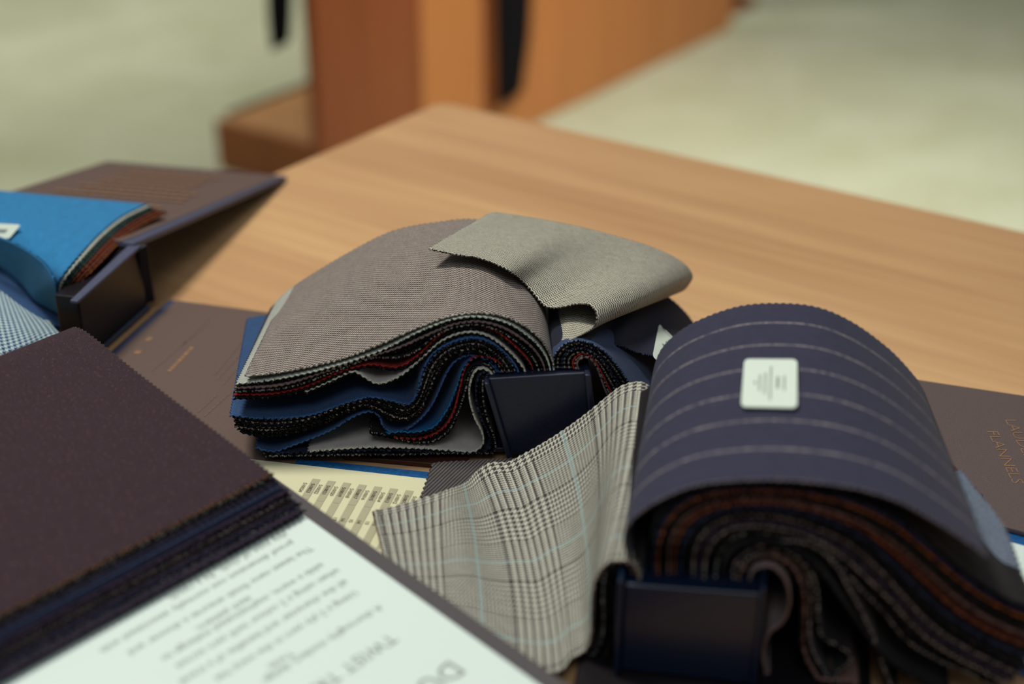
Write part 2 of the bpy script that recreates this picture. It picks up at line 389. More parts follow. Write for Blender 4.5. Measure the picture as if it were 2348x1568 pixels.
wb = mesh_from('wall_back', [fl(-7, 9, 0), fl(7, 9, 0), fl(7, 9, 3), fl(-7, 9, 3)], [(0, 1, 2, 3)], mats=[WM]); wb['kind'] = 'structure'
wb = mesh_from('wall_left', [fl(-7, -3, 0), fl(-7, 9, 0), fl(-7, 9, 3), fl(-7, -3, 3)], [(0, 1, 2, 3)], mats=[WM]); wb['kind'] = 'structure'

def rbox(name, c, a0, a1, b0, b1, z0, z1, mat, parent=None, bev=.002):
    """box in room axes from corner c: a along E1, b along E2, z over the table top"""
    q = lambda a, b, z: np.array([c[0]+a*E1[0]+b*E2[0], c[1]+a*E1[1]+b*E2[1], z])
    A = [q(a0, b0, z0), q(a1, b0, z0), q(a1, b1, z0), q(a0, b1, z0)]; B = [q(a0, b0, z1), q(a1, b0, z1), q(a1, b1, z1), q(a0, b1, z1)]
    return hexa(name, A, B, [mat], parent, bev)

# table
TC = PZ(1012, 231, 0)
M_table = wood('honey_ash_table_top', lin('cfa878'), lin('a17652'), atan2(-E2[1], -E2[0]), 1.0, rough=.68, plank=.16, axis='X')
M_leg = wood('honey_ash_leg', lin('b98d5d'), lin('96683f'), 0, 1.0)
tb = thing('wooden_table', 'honey brown wooden table carrying the open fabric sample books', 'table', (TC[0], TC[1], -TZ))
rad = .016; top = []
def tq(a, b, z=0.0): return np.array([TC[0]-a*E1[0]-b*E2[0], TC[1]-a*E1[1]-b*E2[1], z])
for k in range(7):
    an = pi/2*k/6; top.append(tq(rad-rad*sin(an), rad-rad*cos(an)))
# order: corner arc from the left edge round to the right edge, then the other three corners
outline = top + [tq(0, 1.9), tq(1.15, 1.9), tq(1.15, 0)]
o = prism('tabletop', outline, .035, [M_table], tb, bev=.0025)
for a, b in ((.06, .06), (.06, 1.78), (1.03, .06), (1.03, 1.78)):
    rbox('leg', (TC[0], TC[1]), -a-.06, -a, -b-.06, -b, -TZ, -.035, M_leg, tb, .004)
for (a0, a1, b0, b1) in ((-.10, -.08, -1.84, -.06), (-1.07, -1.05, -1.84, -.06)):
    rbox('apron', (TC[0], TC[1]), a0, a1, b0, b1, -.115, -.035, M_leg, tb, .002)

# partition panel and things round it
PC = np.array([-0.417, 2.64])
M_pan = wood('orange_wood_panel', lin('c47c44'), lin('ac6a35'), 0, .6, rough=.38)
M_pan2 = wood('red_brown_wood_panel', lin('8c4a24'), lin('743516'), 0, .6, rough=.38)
M_groove = plainmat('groove_shadow_wood', lin('7a4020'), .6, .3)
pn = thing('wooden_partition', 'tall orange brown wooden partition standing on the floor beyond the table corner', 'partition', (PC[0], PC[1], -TZ))
rbox('shade_toned_end_board', PC, 0.068, .40, 0, .03, -TZ, .35, M_pan2, pn, .004)['label'] = 'end board with its shade put into a darker red brown'  # shaded stretch of the partition, put in as darker, redder wood colour
rbox('board', PC, .402, .625, .002, .045, -TZ, .35, M_pan, pn, .003)
rbox('groove_strip', PC, .627, .668, .012, .045, -TZ, .35, M_groove, pn, .002)
rbox('board', PC, .67, 1.90, .002, .045, -TZ, .35, M_pan, pn, .003)
M_plinth = wood('lit_plinth_top_wood', lin('b58a58'), lin('94643a'), 0, .8, rough=.5)  # lighter wood colour for the plinth top, holding its lit look
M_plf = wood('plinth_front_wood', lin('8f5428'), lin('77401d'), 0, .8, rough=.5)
pc2 = np.array([-0.662, 3.03])
pl = thing('low_wooden_plinth', 'low wooden display plinth on the floor left of the partition', 'plinth', (pc2[0], pc2[1], -TZ))
rbox('front_panel', pc2, 0.0, .018, -.36, 0, -TZ, -.637, M_plf, pl, .002)
rbox('body', pc2, .019, .42, -.36, 0, -TZ, -.652, M_plf, pl, .002)
rbox('top_board', pc2, .019, .42, -.36, 0, -.651, -.637, M_plinth, pl, .002)
rbox('shadow_strip', pc2, .06, .44, .001, .02, -TZ, -.634, M_blackboard, pl, .001)  # near-black strip standing in for the shadow line beside the plinth
fs = thing('dark_wooden_stand', 'dark red wooden stand at the far end of the partition', 'stand', (.60, 4.35, -TZ))
rbox('base_board', (.60, 4.40), 0, .16, -.10, .12, -TZ, -TZ+.03, M_pan2, fs, .003)
rbox('upright', (.60, 4.40), .03, .12, -.06, .08, -TZ+.03, .1, M_red, fs, .003)

M_strip = plainmat('black_satin_cloth', lin('0f0d11'), .9, .1, (300, .15), .0001)
FP = Plane(PC[0]-.0, PC[1], 0); 
class RP(Plane):
    def __init__(s, c, d, off):
        s.d = np.array(d); s.n = np.array([-d[1], d[0]]); s.c = s.n @ np.array(c) + off
def hang(plane, pts, label, topz=.37):
    P3 = [plane.at(*p) for p in pts]
    # rows from top to the slanted lower end: left and right edge
    n = len(P3)//2; L, R = P3[:n], P3[n:][::-1]
    L = [np.array([L[0][0], L[0][1], topz])]+L; R = [np.array([R[0][0], R[0][1], topz])]+R
    L = resample(np.array(L), 40); R = resample(np.array(R), 40); G = np.stack([L*(1-t)+R*t for t in np.linspace(0, 1, 9)], 0)
    nn = plane.n3()
    for i in range(9): G[i] -= nn*(.006*sin(i/8*pi*1.0)) * np.linspace(.6, 1, 40)[:, None]
    o = grid_sheet('hanging_cloth_strip', G, (M_strip,), None, teeth=False, th=.003, zfloor=-9); tag(o, label, 'cloth strip', 'black cloth strips by the partition')
    # fold over the top of the partition
    return o
pl2 = RP(PC, E1, -.010)
hang(pl2, [(1136, -60), (1138, 60), (1140, 160), (1138, 244), (1197, 207), (1205, 150), (1214, 80), (1220, -60)], 'black cloth strip hanging down the front of the wooden partition')
pl3 = RP((PC[0]-.02, PC[1]+.02), E2, 0.0)
hang(pl3, [(612, -60), (614, 20), (617, 70), (622, 118), (664, 94), (666, 70), (668, 20), (668, -60)], 'black cloth strip hanging free beside the left end of the wooden partition')
rail = rbox('hanging_rail', PC, -.03, .75, -.02, .17, .352, .372, M_pan2, pn, .003)

# ------------------------------------------------------------------ BOOK A: central book
A0 = PZ(1130, 1060, 0); PA = Plane(A0[0], A0[1], 3.0); WA = .125; PAb = PA.back(WA)
bookA = thing('fabric_sample_book', 'open fabric sample book in the middle with grey birdseye and pale herringbone swatches on top', 'sample book', (A0[0]+.02, A0[1]+.04, 0))
axA = PA.n3()*WA
K = {}
K[0] = [(1885,960),(1876,890),(1800,765),(1650,665),(1480,630),(1300,650),(1100,722),(900,810),(700,885),(500,935),(300,970),(145,985)]
K[1] = [(1868,960),(1845,880),(1775,785),(1640,690),(1480,652),(1320,668),(1130,735),(930,830),(740,898),(540,955),(300,1005),(98,1030)]
K[2] = [(1838,962),(1815,890),(1740,800),(1610,715),(1470,678),(1330,692),(1190,745),(1020,820),(820,885),(600,962),(350,1034),(88,1050)]
K[3] = [(1805,965),(1780,900),(1710,820),(1590,735),(1460,695),(1340,708),(1230,755),(1110,850),(1000,885),(850,886),(650,958),(400,1045),(86,1074)]
K[4] = [(1770,966),(1745,905),(1670,825),(1560,740),(1450,708),(1340,718),(1240,765),(1130,868),(1010,938),(850,925),(690,965),(500,1048),(300,1096),(84,1100)]
K[5] = [(1728,968),(1705,925),(1640,850),(1540,770),(1440,738),(1340,752),(1240,800),(1120,905),(1010,985),(900,1022),(830,992),(760,958),(660,1000),(560,1045),(480,1078)]
K[6] = [(1690,968),(1665,915),(1600,840),(1510,780),(1410,765),(1310,790),(1210,850),(1150,950),(1120,1060),(1075,1140),(960,1118),(850,1100),(700,1135),(500,1200),(250,1218),(62,1200)]
K[7] = [(1640,970),(1610,910),(1540,845),(1460,805),(1370,812),(1280,850),(1205,930),(1165,1030),(1130,1120),(1060,1175),(960,1150),(850,1120),(700,1155),(480,1232),(250,1250),(85,1226)]
K[8] = [(1600,970),(1570,915),(1510,865),(1430,835),(1350,848),(1275,895),(1220,980),(1180,1080),(1130,1175),(1040,1222),(950,1195),(850,1148),(760,1160),(600,1228),(400,1280),(250,1288),(92,1262)]
K[9] = [(1572,972),(1540,925),(1480,885),(1410,875),(1335,905),(1280,980),(1235,1080),(1180,1180),(1080,1275),(980,1300),(925,1265),(905,1210),(850,1185),(760,1215),(620,1300),(400,1385),(300,1412),(205,1385)]
K[10] = [(1585,972),(1550,912),(1500,880),(1430,885),(1375,945),(1340,1050),(1290,1170),(1210,1270),(1100,1300),(1020,1300),(940,1308)]
K[11] = [(1630,972),(1595,915),(1520,880),(1440,880),(1385,945),(1355,1060),(1320,1190),(1255,1285),(1150,1335),(1060,1335),(975,1322)]
K[12] = [(1560,975),(1520,925),(1465,915),(1415,970),(1385,1080),(1345,1200),(1290,1300),(1200,1352),(1090,1352),(960,1320),(850,1300)]
K[13] = [(1545,978),(1505,945),(1455,945),(1420,1010),(1412,1100),(1440,1210),(1480,1290),(1488,1360),(1430,1408),(1300,1400),(1100,1385),(900,1382),(700,1390),(500,1402)]
K[14] = [(1535,980),(1510,960),(1475,970),(1455,1030),(1450,1120),(1475,1220),(1520,1310),(1525,1390),(1450,1432),(1300,1425),(1100,1408),(900,1402),(650,1405),(300,1418)]
K[15] = [(1522,983),(1505,975),(1488,1010),(1490,1120),(1515,1230),(1550,1320),(1555,1410),(1480,1462),(1300,1450),(1100,1430),(850,1420),(500,1425),(250,1430)]
N = 260
KF = {}
for k, L in K.items(): KF[k] = spline([PA.at(*p) for p in c1(L)], N)
K0b = spline([PAb.at(*p) for p in [(1231,617),(1229,590),(1212,555),(1160,520),(1085,504),(1000,511),(900,531),(800,580),(700,640),(668,664),(645,690)]], N)
D0 = K0b - KF[0] - axA
def backof(F, k):
    s = np.clip(1-.055*k, 0, 1)
    B = F + axA + D0*s; B[:, 2] = np.maximum(B[:, 2], .008); return B
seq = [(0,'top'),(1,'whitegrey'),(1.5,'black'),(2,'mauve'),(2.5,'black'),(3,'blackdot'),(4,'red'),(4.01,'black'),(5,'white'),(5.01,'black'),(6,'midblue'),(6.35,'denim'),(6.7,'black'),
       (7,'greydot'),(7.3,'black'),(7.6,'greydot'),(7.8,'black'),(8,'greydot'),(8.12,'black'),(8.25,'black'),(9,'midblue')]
def lerpK(k):
    if k in (4.01, 5.01): return KF[int(k)]-np.array([0, 0, .0013])
    a = int(math.floor(k)); f = k-a
    return KF[a] if f < 1e-6 else KF[a]*(1-f)+KF[min(a+1, 15)]*f
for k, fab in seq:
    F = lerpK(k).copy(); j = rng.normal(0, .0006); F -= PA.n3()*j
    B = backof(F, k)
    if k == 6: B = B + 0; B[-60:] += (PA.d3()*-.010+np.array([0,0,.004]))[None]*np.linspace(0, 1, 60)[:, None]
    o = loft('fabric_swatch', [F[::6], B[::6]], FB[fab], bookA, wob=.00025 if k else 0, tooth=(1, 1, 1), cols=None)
    if k == 0: o['label'] = 'grey brown birdseye swatch, topmost of the left fan'
    if k == 4: o['label'] = 'brick red swatch'
    if k == 6: o['label'] = 'mid blue swatch'
for k, fab in ((10,'azure'),(10.5,'black'),(11,'red'),(11.5,'black'),(12,'blackdot'),(12.6,'black'),(13,'white'),(14,'navy'),(14.5,'black'),(15,'blackdot')):
    if 10 <= k < 13:
        a = int(k); f = k-a; F = KF[a]*(1-f)+KF[a+1 if k < 12.5 else 12]*f
        if k == 11.5: F = KF[11]*.5+KF[12]*.5
        if k == 12.6: F = KF[12]+np.array([0, .0, -.0012])
    else: F = lerpK(k)
    F = F.copy(); F -= PA.n3()*rng.normal(0, .0005); B = F + axA; B[:, 2] = np.maximum(B[:, 2], .008)
    F[:, 2] = np.maximum(F[:, 2], .0065)
    o = loft('fabric_swatch', [F[::6], B[::6]], FB[fab], bookA, wob=.0002)
    if k == 13: o['label'] = 'off white swatch curled open at the bottom'
# right fan: dark roll
Rr = {}
Rr[0] = [(1028,1215),(1042,1110),(1110,1035),(1215,1008),(1330,1040),(1430,1115),(1510,1215),(1575,1310),(1640,1420),(1700,1500)]
Rr[1] = [(1215,1215),(1200,1160),(1235,1122),(1290,1125),(1340,1190),(1375,1280),(1410,1370),(1450,1460),(1480,1540)]
RF0 = spline([PA.at(*p) for p in c2(Rr[0])], N); RF1 = spline([PA.at(*p) for p in c2(Rr[1])], N)
RBK = spline([PAb.at(*p) for p in [(1240,650),(1262,632),(1320,628),(1390,636),(1450,655),(1500,678),(1540,704),(1580,738),(1610,780),(1625,830)]], N)-np.array([0, 0, .010])
for k, fab in enumerate(['denim','black','blackdot','black','navy','blackdot','black','greydot','black','red','blackdot','mauve']):
    f = k/11; F = RF0*(1-f)+RF1*f; F = F - PA.n3()*rng.normal(0, .0006); F[:, 2] = np.maximum(F[:, 2], .007)
    B = RBK*(1-f)+(F+axA-np.array([0, 0, .012]))*f; B[:, 2] = np.maximum(B[:, 2], .007)
    loft('fabric_swatch', [F[::6], B[::6]], FB[fab], bookA, wob=.0002)
# dark navy sheet with a label, lying on the denim one
nF = [PA.back(.004).at(*p) for p in c2([(1035,1150),(1080,1060),(1180,1000),(1290,1005)])] + [PA.back(.022).at(*p) for p in c2([(1400,1038),(1500,1040)])] + [PA.back(.027).at(*p) for p in c2([(1620,1090),(1750,1120)])] + [PA.back(.029).at(1540, 835), PA.back(.031).at(1570, 860)]
bF = [PAb.at(*p) for p in [(1240,645),(1262,615),(1320,610),(1390,618),(1450,640),(1500,662),(1540,688),(1570,716),(1592,745),(1615,780)]]
nav = loft('fabric_swatch', [nF, bF], FB['navy'], bookA, wob=0)
nav['label'] = 'dark navy swatch with a white paper label'
# pale herringbone swatch folded back over the top
def mixplane(f, u, v): return PA.back(WA*f).at(u, v)
hw = [((1040,1160),.02),((1078,1070),.02),((1150,1010),.02),((1240,965),.03),((1310,920),.04),((1345,865),.05),((1340,800),.08),((1295,745),.13),((1200,738),.19),((1100,762),.24),((1020,770),.27),((950,738),.31),((830,600),.38),((700,498),.33),((520,420),.41),((320,385),.46),((135,347),.50)]
hF = [mixplane(f, *c2([p])[0]) for p, f in hw]
hb = [((1262,640),1.0),((1285,590),1.0),((1338,570),1.0),((1420,582),1.0),((1500,625),1.0),((1554,668),1.0),((1583,645),1.0),((1584,625),1.0),((1560,600),1.0),((1500,570),1.0),((1420,545),.99),((1330,522),.98),((1250,505),.97),((1190,494),.95),((1150,488),.93),((1135,487),.92),((1122,489),.91)]
hB = [mixplane(f, *p) for p, f in hb]
def split_at(P, k, n1, n2):
    D_ = spline(P, 900); i = int(np.argmin(np.linalg.norm(D_-np.array(P[k]), axis=1)))
    return np.vstack([resample(D_[:i+1], n1), resample(D_[i:], n2)[1:]])
hF, hB = split_at(hF, 5, 62, 112), split_at(hB, 6, 62, 112)
o = loft('fabric_swatch', [hF, hB], FB['wave'], bookA, raw=True, wob=.0002, tooth=(1, 0, 1)); o['label'] = 'pale grey herringbone swatch folded back over the top'

# label on the navy sheet
def patch_label(name, quad, parent, lines, off=.0008, mat=M_label, n=10):
    """small paper label: quad of 3-D corners (tl, tr, br, bl) with rounded corners and print in the same mesh"""
    tl, tr, br, bl = [np.array(q, float) for q in quad]
    nrm = np.cross(tr-tl, bl-tl); nrm /= np.linalg.norm(nrm); nrm *= np.sign(nrm[2]) if abs(nrm[2]) > .05 else 1
    def at(a, b, h=0): return (tl*(1-a)+tr*a)*(1-b)+(bl*(1-a)+br*a)*b + nrm*(off+h)
    V, F, mi = [], [], []
    r = .09; ring = []
    for cx, cy, a0 in ((1-r, r, -90), (1-r, 1-r, 0), (r, 1-r, 90), (r, r, 180)):
        for k in range(5):
            a = radians(a0+k*22.5); ring.append((cx+r*cos(a), cy+r*sin(a)))
    for a, b in ring: V.append(at(a, b))
    for a, b in ring: V.append(at(a, b, -.0004))
    m = len(ring); F.append(tuple(range(m))[::-1]); mi.append(0); F.append(tuple(range(m, 2*m))); mi.append(0)
    for k in range(m): F.append((k, (k+1) % m, m+(k+1) % m, m+k)); mi.append(0)
    for (a0, b0, a1, b1) in lines:
        s = len(V)
        for a, b in ((a0, b0), (a1, b0), (a1, b1), (a0, b1)): V.append(at(a, b, .0001))
        F.append((s, s+3, s+2, s+1)); mi.append(1)
    return mesh_from(name, V, F, mats=[mat, M_ink], parent=parent, mi=mi)

def on_plane(P, n, u, v):
    d = ray(u, v); o_ = np.array([0, 0, H]); t = ((P-o_) @ n)/(d @ n); return o_+d*t
# plane through the navy sheet near the label
g = nav.data; vs = np.array([v.co[:] for v in g.vertices]); vs[:, 2] -= TZ
def nearest_surface(vs, u, v):
    x = vs[:, 0]; dep = vs[:, 1]*CP - (vs[:, 2]-H)*SP; yy = vs[:, 1]*SP + (vs[:, 2]-H)*CP
    pu = CX + FPX*x/dep; pv = CY - FPX*yy/dep
    i = np.argsort((pu-u)**2+(pv-v)**2)[:25]; P = vs[i].mean(0); _, _, vt = np.linalg.svd(vs[i]-P); n = vt[2]; n = n*np.sign(n[2]); return P, n
P_, n_ = nearest_surface(vs, 1520, 800)
q = [on_plane(P_, n_, *p) for p in [(1510,744),(1566,800),(1548,868),(1495,818)]]
lab = patch_label('paper_label', q, nav, [(.1,.06,.9,.075),(.35,.3,.65,.36),(.25,.45,.8,.5),(.3,.6,.7,.65)])
lab.location = -np.array(bookA.location); lab.parent = nav; lab.location = (0, 0, 0)

# block, side boards, covers
zt = .0535
bl, br = PA.at(1118, 859), PA.at(1345, 845)
def blockbox(name, P, l, r, z0, zl, zr, depth, fwd, mat, parent, bev=.0012, sh=(0, 0)):
    n_ = P.n3(); A = [np.array([l[0], l[1], z0])-n_*fwd+P.d3()*sh[0], np.array([r[0], r[1], z0])-n_*fwd+P.d3()*sh[1], np.array([r[0], r[1], zr])-n_*fwd, np.array([l[0], l[1], zl])-n_*fwd]
    B = [a+n_*depth for a in A]; return hexa(name, A, B, [mat], parent, bev)
blockbox('binding_block', PA, bl, br, .0065, bl[2], br[2], WA+.02, .004, M_navy, bookA, sh=(.0115, .006))
for (u0, u1, v0, sx) in ((1108, 1121, 861, .0115), (1337, 1352, 842, .006)):
    l, r = PA.at(u0, v0), PA.at(u1, v0); blockbox('side_board', PA, l, r, .0065, l[2], r[2], WA+.024, .008, M_navy, bookA, .001, sh=(sx, sx))
c = PZ(1130, 1090, .0065); fx = PA.d3(); fy = PA.n3()
def slab_on(P0, dx, dy, x0, x1, y0, y1, z, th, name, mat, parent, bev=.0008):
    q = lambda a, b: np.array([P0[0]+dx[0]*a+dy[0]*b, P0[1]+dx[1]*a+dy[1]*b, z]); return prism(name, [q(x0, y0), q(x1, y0), q(x1, y1), q(x0, y1)], th, [mat], parent, bev)
slab_on(A0, fx, fy, -.115, .075, .004, .165, .0062, .0028, 'cover_board', M_navy, bookA)

# ------------------------------------------------------------------ index sheet on its blue board (under the central book)
zB = .0030
idx = thing('printed_index_sheet', 'cream number table sheet on a bright blue board, between the books', 'index sheet', tuple(PZ(800, 1130, 0)))
pa, pb = PZ(560, 1037, zB), PZ(1060, 1089, zB); dr = (pb-pa)[:2]; dr /= np.linalg.norm(dr); dn = np.array([dr[1], -dr[0]])
def iq(a, b, z): return np.array([pa[0]+dr[0]*a+dn[0]*b, pa[1]+dr[1]*a+dn[1]*b, z])
wI = .165
prism('board', [iq(-.02, 0, zB), iq(wI, 0, zB), iq(wI, .20, zB), iq(-.02, .20, zB)], .0025, [M_blue], idx, .0006)
ca, cb = PZ(560, 1053, zB), PZ(1000, 1102, zB); dc = (cb-ca)[:2]; dc /= np.linalg.norm(dc); dcn = np.array([dc[1], -dc[0]])
def cq(a, b, z): return np.array([ca[0]+dc[0]*a+dcn[0]*b, ca[1]+dc[1]*a+dcn[1]*b, z])
prism('page', [cq(-.015, 0, zB+.0006), cq(.135, 0, zB+.0006), cq(.135, .17, zB+.0006), cq(-.015, .17, zB+.0006)], .0005, [M_cream], idx)
zP = zB+.0008
T0, T1 = PZ(726, 1098, zP), PZ(976, 1129, zP); dR = (T1-T0)[:2]; Lr = np.linalg.norm(dR)/7.0/2; dR /= np.linalg.norm(dR)
C1 = PZ(685, 1178, zP); dC = (C1-T0)[:2]; dC /= np.linalg.norm(dC)   # down the sheet
dC = np.array([dR[1], -dR[0]]) * .97 + dC*.03; dC /= np.linalg.norm(dC)
tint, lines, nums = [], [], []
for k in range(-1, 18):
    num = 23-k if k >= 0 else 24
    o_ = T0[:2] + dR*Lr*k
    if num % 2 == 1:
        for (a, b) in ((0, .0185), (.0190, .033), (.0335, .05)):
            V = [(*(o_+dR*x+dC*y), zP) for x, y in ((-Lr*.5, a), (Lr*.5, a), (Lr*.5, b), (-Lr*.5, b))]
            tint.append((np.array(V), [(3, 2, 1, 0)]))
    st = o_ + dC*.0045 - dR*Lr*.28
    nums.append(text_geo('5100%02d' % num, .0028, (*st, zP+.0002), dC))
    st = o_ + dC*.0300 - dR*Lr*.28
    nums.append(text_geo('%d' % (num-1-(num > 20)), .0028, (*st, zP+.0002), dC))
V, F = join_geo(tint); mesh_from('shaded_rows', V, F, mats=[M_tint], parent=idx)
V, F = join_geo(nums); mesh_from('printed_numbers', V, F, mats=[M_inkb], parent=idx)
# thin dark and rust boards above the blue one
rd = thing('closed_sample_card', 'thin rust brown card with a slate edge lying beyond the blue board', 'card', tuple(PZ(980, 1060, 0)))
prism('card', [PZ(790, 1045, .0031), PZ(1075, 1070, .0031), PZ(1075, 1042, .0031), PZ(760, 1020, .0031)], .0026, [M_red], rd, .0004)

# ------------------------------------------------------------------ BOOK B: right book
B0 = PZ(1590, 1560, 0); PBp = PZ(1590, 1330, .053); PB = Plane(PBp[0], PBp[1], -9.4); WB = .155; PBb = PB.back(WB); axB = PB.n3()*WB
bookB = thing('fabric_sample_book', 'open fabric sample book at the lower right with a labelled navy pinstripe swatch on top', 'sample book', (PBp[0], PBp[1]+.05, 0))
P0 = [(1452,1318),(1440,1275),(1433,1225),(1460,1183),(1520,1143),(1600,1113),(1700,1102),(1790,1101),(1880,1108),(1970,1122),(2060,1150),(2150,1200),(2225,1250),(2268,1284)]
P0b = [(1512,960),(1500,910),(1497,868),(1512,812),(1545,772),(1600,737),(1690,705),(1780,697),(1870,705),(1950,738),(2030,795),(2080,845),(2112,888),(2132,935)]
F0 = [PB.at(*p) for p in P0]; Bk = [PBb.at(*p) for p in P0b]
pin = loft('fabric_swatch', [F0, Bk], FB['pin'], bookB, wob=0); pin['label'] = 'navy pinstripe swatch with a white paper label'
vs = np.array([v.co[:] for v in pin.data.vertices]); vs[:, 2] -= TZ
P_, n_ = nearest_surface(vs, 1765, 885)
q = [on_plane(P_+n_*.0012, n_, *p) for p in [(1707,828),(1828,829),(1828,941),(1699,938)]]
lab = patch_label('paper_label', q, pin, [(.21,.48,.25,.54),(.30,.34,.33,.68),(.40,.30,.43,.74),(.50,.16,.53,.86),(.62,.38,.67,.62),(.75,.36,.78,.66)], off=.0012)
lab.location = (0, 0, 0)
# under the pinstripe: fan of swatches
Q = {}
Q[0] = [(470,640),(462,560),(470,450),(510,345),(600,255),(720,203),(900,180),(1100,185),(1300,215),(1500,272),(1700,372),(1850,490),(2000,620),(2150,730),(2300,810),(2450,860)]
Q[1] = [(550,640),(548,560),(560,450),(610,350),(700,285),(830,245),(980,230),(1150,245),(1350,300),(1530,385),(1700,515),(1850,650),(2000,780),(2150,880),(2300,950),(2450,1010)]
Q[2] = [(645,640),(645,560),(655,480),(700,395),(780,340),(880,312),(1000,312),(1150,335),(1320,390),(1470,470),(1620,600),(1760,750),(1880,870),(2020,970),(2180,1060),(2350,1150)]
Q[3] = [(760,640),(765,570),(790,500),(840,440),(910,405),(1000,402),(1100,415),(1200,440),(1320,500),(1420,590),(1520,700),(1640,820),(1750,950),(1900,1050),(2060,1120),(2200,1200)]
Q[4] = [(880,640),(885,600),(905,560),(950,520),(1010,508),(1080,520),(1150,565),(1200,640),(1220,740),(1220,860),(1215,960),(1235,1050),(1280,1130),(1330,1200),(1400,1260),(1480,1330)]
Q[5] = [(935,645),(945,610),(965,580),(1000,565),(1050,562),(1100,600),(1135,670),(1145,740),(1130,810),(1095,870),(1045,905),(1015,960),(1005,1030),(1015,1100),(1020,1160),(1030,1220)]
QF = {k: spline([PB.at(*p) for p in c6(L)], N) for k, L in Q.items()}
QB = spline([PBb.at(*p) for p in [(1520,985),(1508,930),(1510,885),(1530,825),(1560,785),(1610,750),(1690,722),(1780,713),(1870,722),(1945,756),(2020,812),(2070,860),(2105,915),(2122,965),(2162,1045),(2205,1115),(2240,1175)]], N)
def lq(k):
    a = int(math.floor(k)); f = k-a; return QF[a] if f < 1e-6 else QF[a]*(1-f)+QF[a+1]*f
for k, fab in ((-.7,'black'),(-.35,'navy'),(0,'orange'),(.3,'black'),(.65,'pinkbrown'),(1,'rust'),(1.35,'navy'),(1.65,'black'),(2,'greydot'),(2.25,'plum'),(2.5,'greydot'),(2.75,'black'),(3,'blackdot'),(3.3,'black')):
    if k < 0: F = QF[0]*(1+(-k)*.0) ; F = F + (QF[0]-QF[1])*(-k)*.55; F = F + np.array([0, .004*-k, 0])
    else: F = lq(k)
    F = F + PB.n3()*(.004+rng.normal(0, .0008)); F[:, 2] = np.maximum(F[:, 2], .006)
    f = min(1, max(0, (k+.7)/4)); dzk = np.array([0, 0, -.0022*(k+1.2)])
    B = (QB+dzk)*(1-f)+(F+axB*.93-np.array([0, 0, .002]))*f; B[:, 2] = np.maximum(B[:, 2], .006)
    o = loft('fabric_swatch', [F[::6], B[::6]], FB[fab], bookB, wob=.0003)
    if k == 0: o['label'] = 'rust orange swatch'
wn = [(860,640),(850,590),(880,530),(960,480),(1060,455),(1160,440),(1240,455),(1320,495),(1390,570),(1440,665),(1500,780),(1560,900),(1600,1000),(1640,1120),(1700,1250)]
for dz, fab in ((0, 'greydot'), (.0016, 'black'), (.0032, 'black')):
    F = spline([PB.at(*p) for p in c6(wn)], N)+PB.n3()*.005; F[:, 2] -= dz*1.0; F[:, 2] = np.maximum(F[:, 2], .006); B = F+axB*.9
    loft('fabric_swatch', [F[::6], B[::6]], FB[fab], bookB, wob=.0003)
mid = [(870,560),(960,505),(1080,480),(1180,520),(1260,610),(1290,720),(1290,830),(1310,920),(1380,965),(1450,1010),(1455,1060),(1400,1100),(1370,1170),(1380,1240)]
for L, fab in ((mid, 'blackdot'), (Q[4], 'pinkbrown'), (Q[5], 'mauve')):
    F = spline([PB.at(*p) for p in c6(L)], N)+PB.n3()*.004; F[:, 2] = np.maximum(F[:, 2], .006); B = F+axB*.9
    loft('fabric_swatch', [F[::6], B[::6]], FB[fab], bookB, wob=.0003)
for off, fab in ((.0018, 'black'), (.0036, 'greydot'), (-.0016, 'black')):
    F = QF[4].copy(); F[:, 0] += off*.6; F[:, 2] += off*.9; F += PB.n3()*.006; F[:, 2] = np.maximum(F[:, 2], .006)
    loft('fabric_swatch', [F[::6], (F+axB*.9)[::6]], FB[fab], bookB, wob=.0003)
# dusty sheet whose face shows between the folds
dF = [PB.back(.02).at(*p) for p in c6([(1300,560),(1400,640),(1480,720),(1550,850),(1600,980),(1640,1100),(1700,1200),(1850,1300)])]
dB = [PB.back(.02+.03).at(*p) for p in c6([(1350,470),(1480,560),(1600,690),(1700,800),(1800,930),(1950,1040),(2100,1140),(2250,1240)])]
o = loft('fabric_swatch', [dF, dB], FB['pinkbrown'], bookB, wob=.0003); o['label'] = 'dusty brown swatch seen between the folds'
# boucle sheet at the far right
bF_ = [PZ(2150, 1090, .040), PZ(2225, 1230, .038), PZ(2250, 1320, .034), PZ(2275, 1400, .031), PZ(2288, 1435, .029)]
bB_ = [PZ(2205, 1080, .044), PZ(2292, 1190, .043), PZ(2332, 1285, .039), PZ(2362, 1375, .034), PZ(2372, 1420, .031)]
o = loft('fabric_swatch', [bF_, bB_], FB['bluegrey'], bookB, wob=.0004); o['label'] = 'fuzzy blue grey swatch at the right end'
# glen check sheet to the left
gF = [PB.at(*p) for p in [(1468,1330),(1455,1296),(1425,1283),(1390,1290),(1368,1325),(1358,1380),(1357,1440),(1348,1490),(1322,1520)]] + [PZ(1278, 1541, .010), PZ(1200, 1538, .010), PZ(1110, 1505, .011), PZ(1020, 1465, .012), PZ(950, 1430, .012), PZ(890, 1395, .012)]
gB = [PBb.at(*p) for p in [(1512,950),(1503,905),(1480,880),(1448,878),(1412,896)]] + [PBb.back(-.004).at(1370, 930), PBb.back(-.008).at(1320, 968), PBb.back(-.012).at(1260, 1008), PBb.back(-.016).at(1190, 1047), PBb.back(-.022).at(1110, 1088)] + [PZ(1030, 1124, .018), PZ(950, 1150, .015), PZ(880, 1168, .013), PZ(823, 1176, .013)]
gm_t = .52
gFs, gBs = spline(gF, 60), spline(gB, 60); gFs[:, 2] = np.maximum(gFs[:, 2], .010); gBs[:, 2] = np.maximum(gBs[:, 2], .0115)
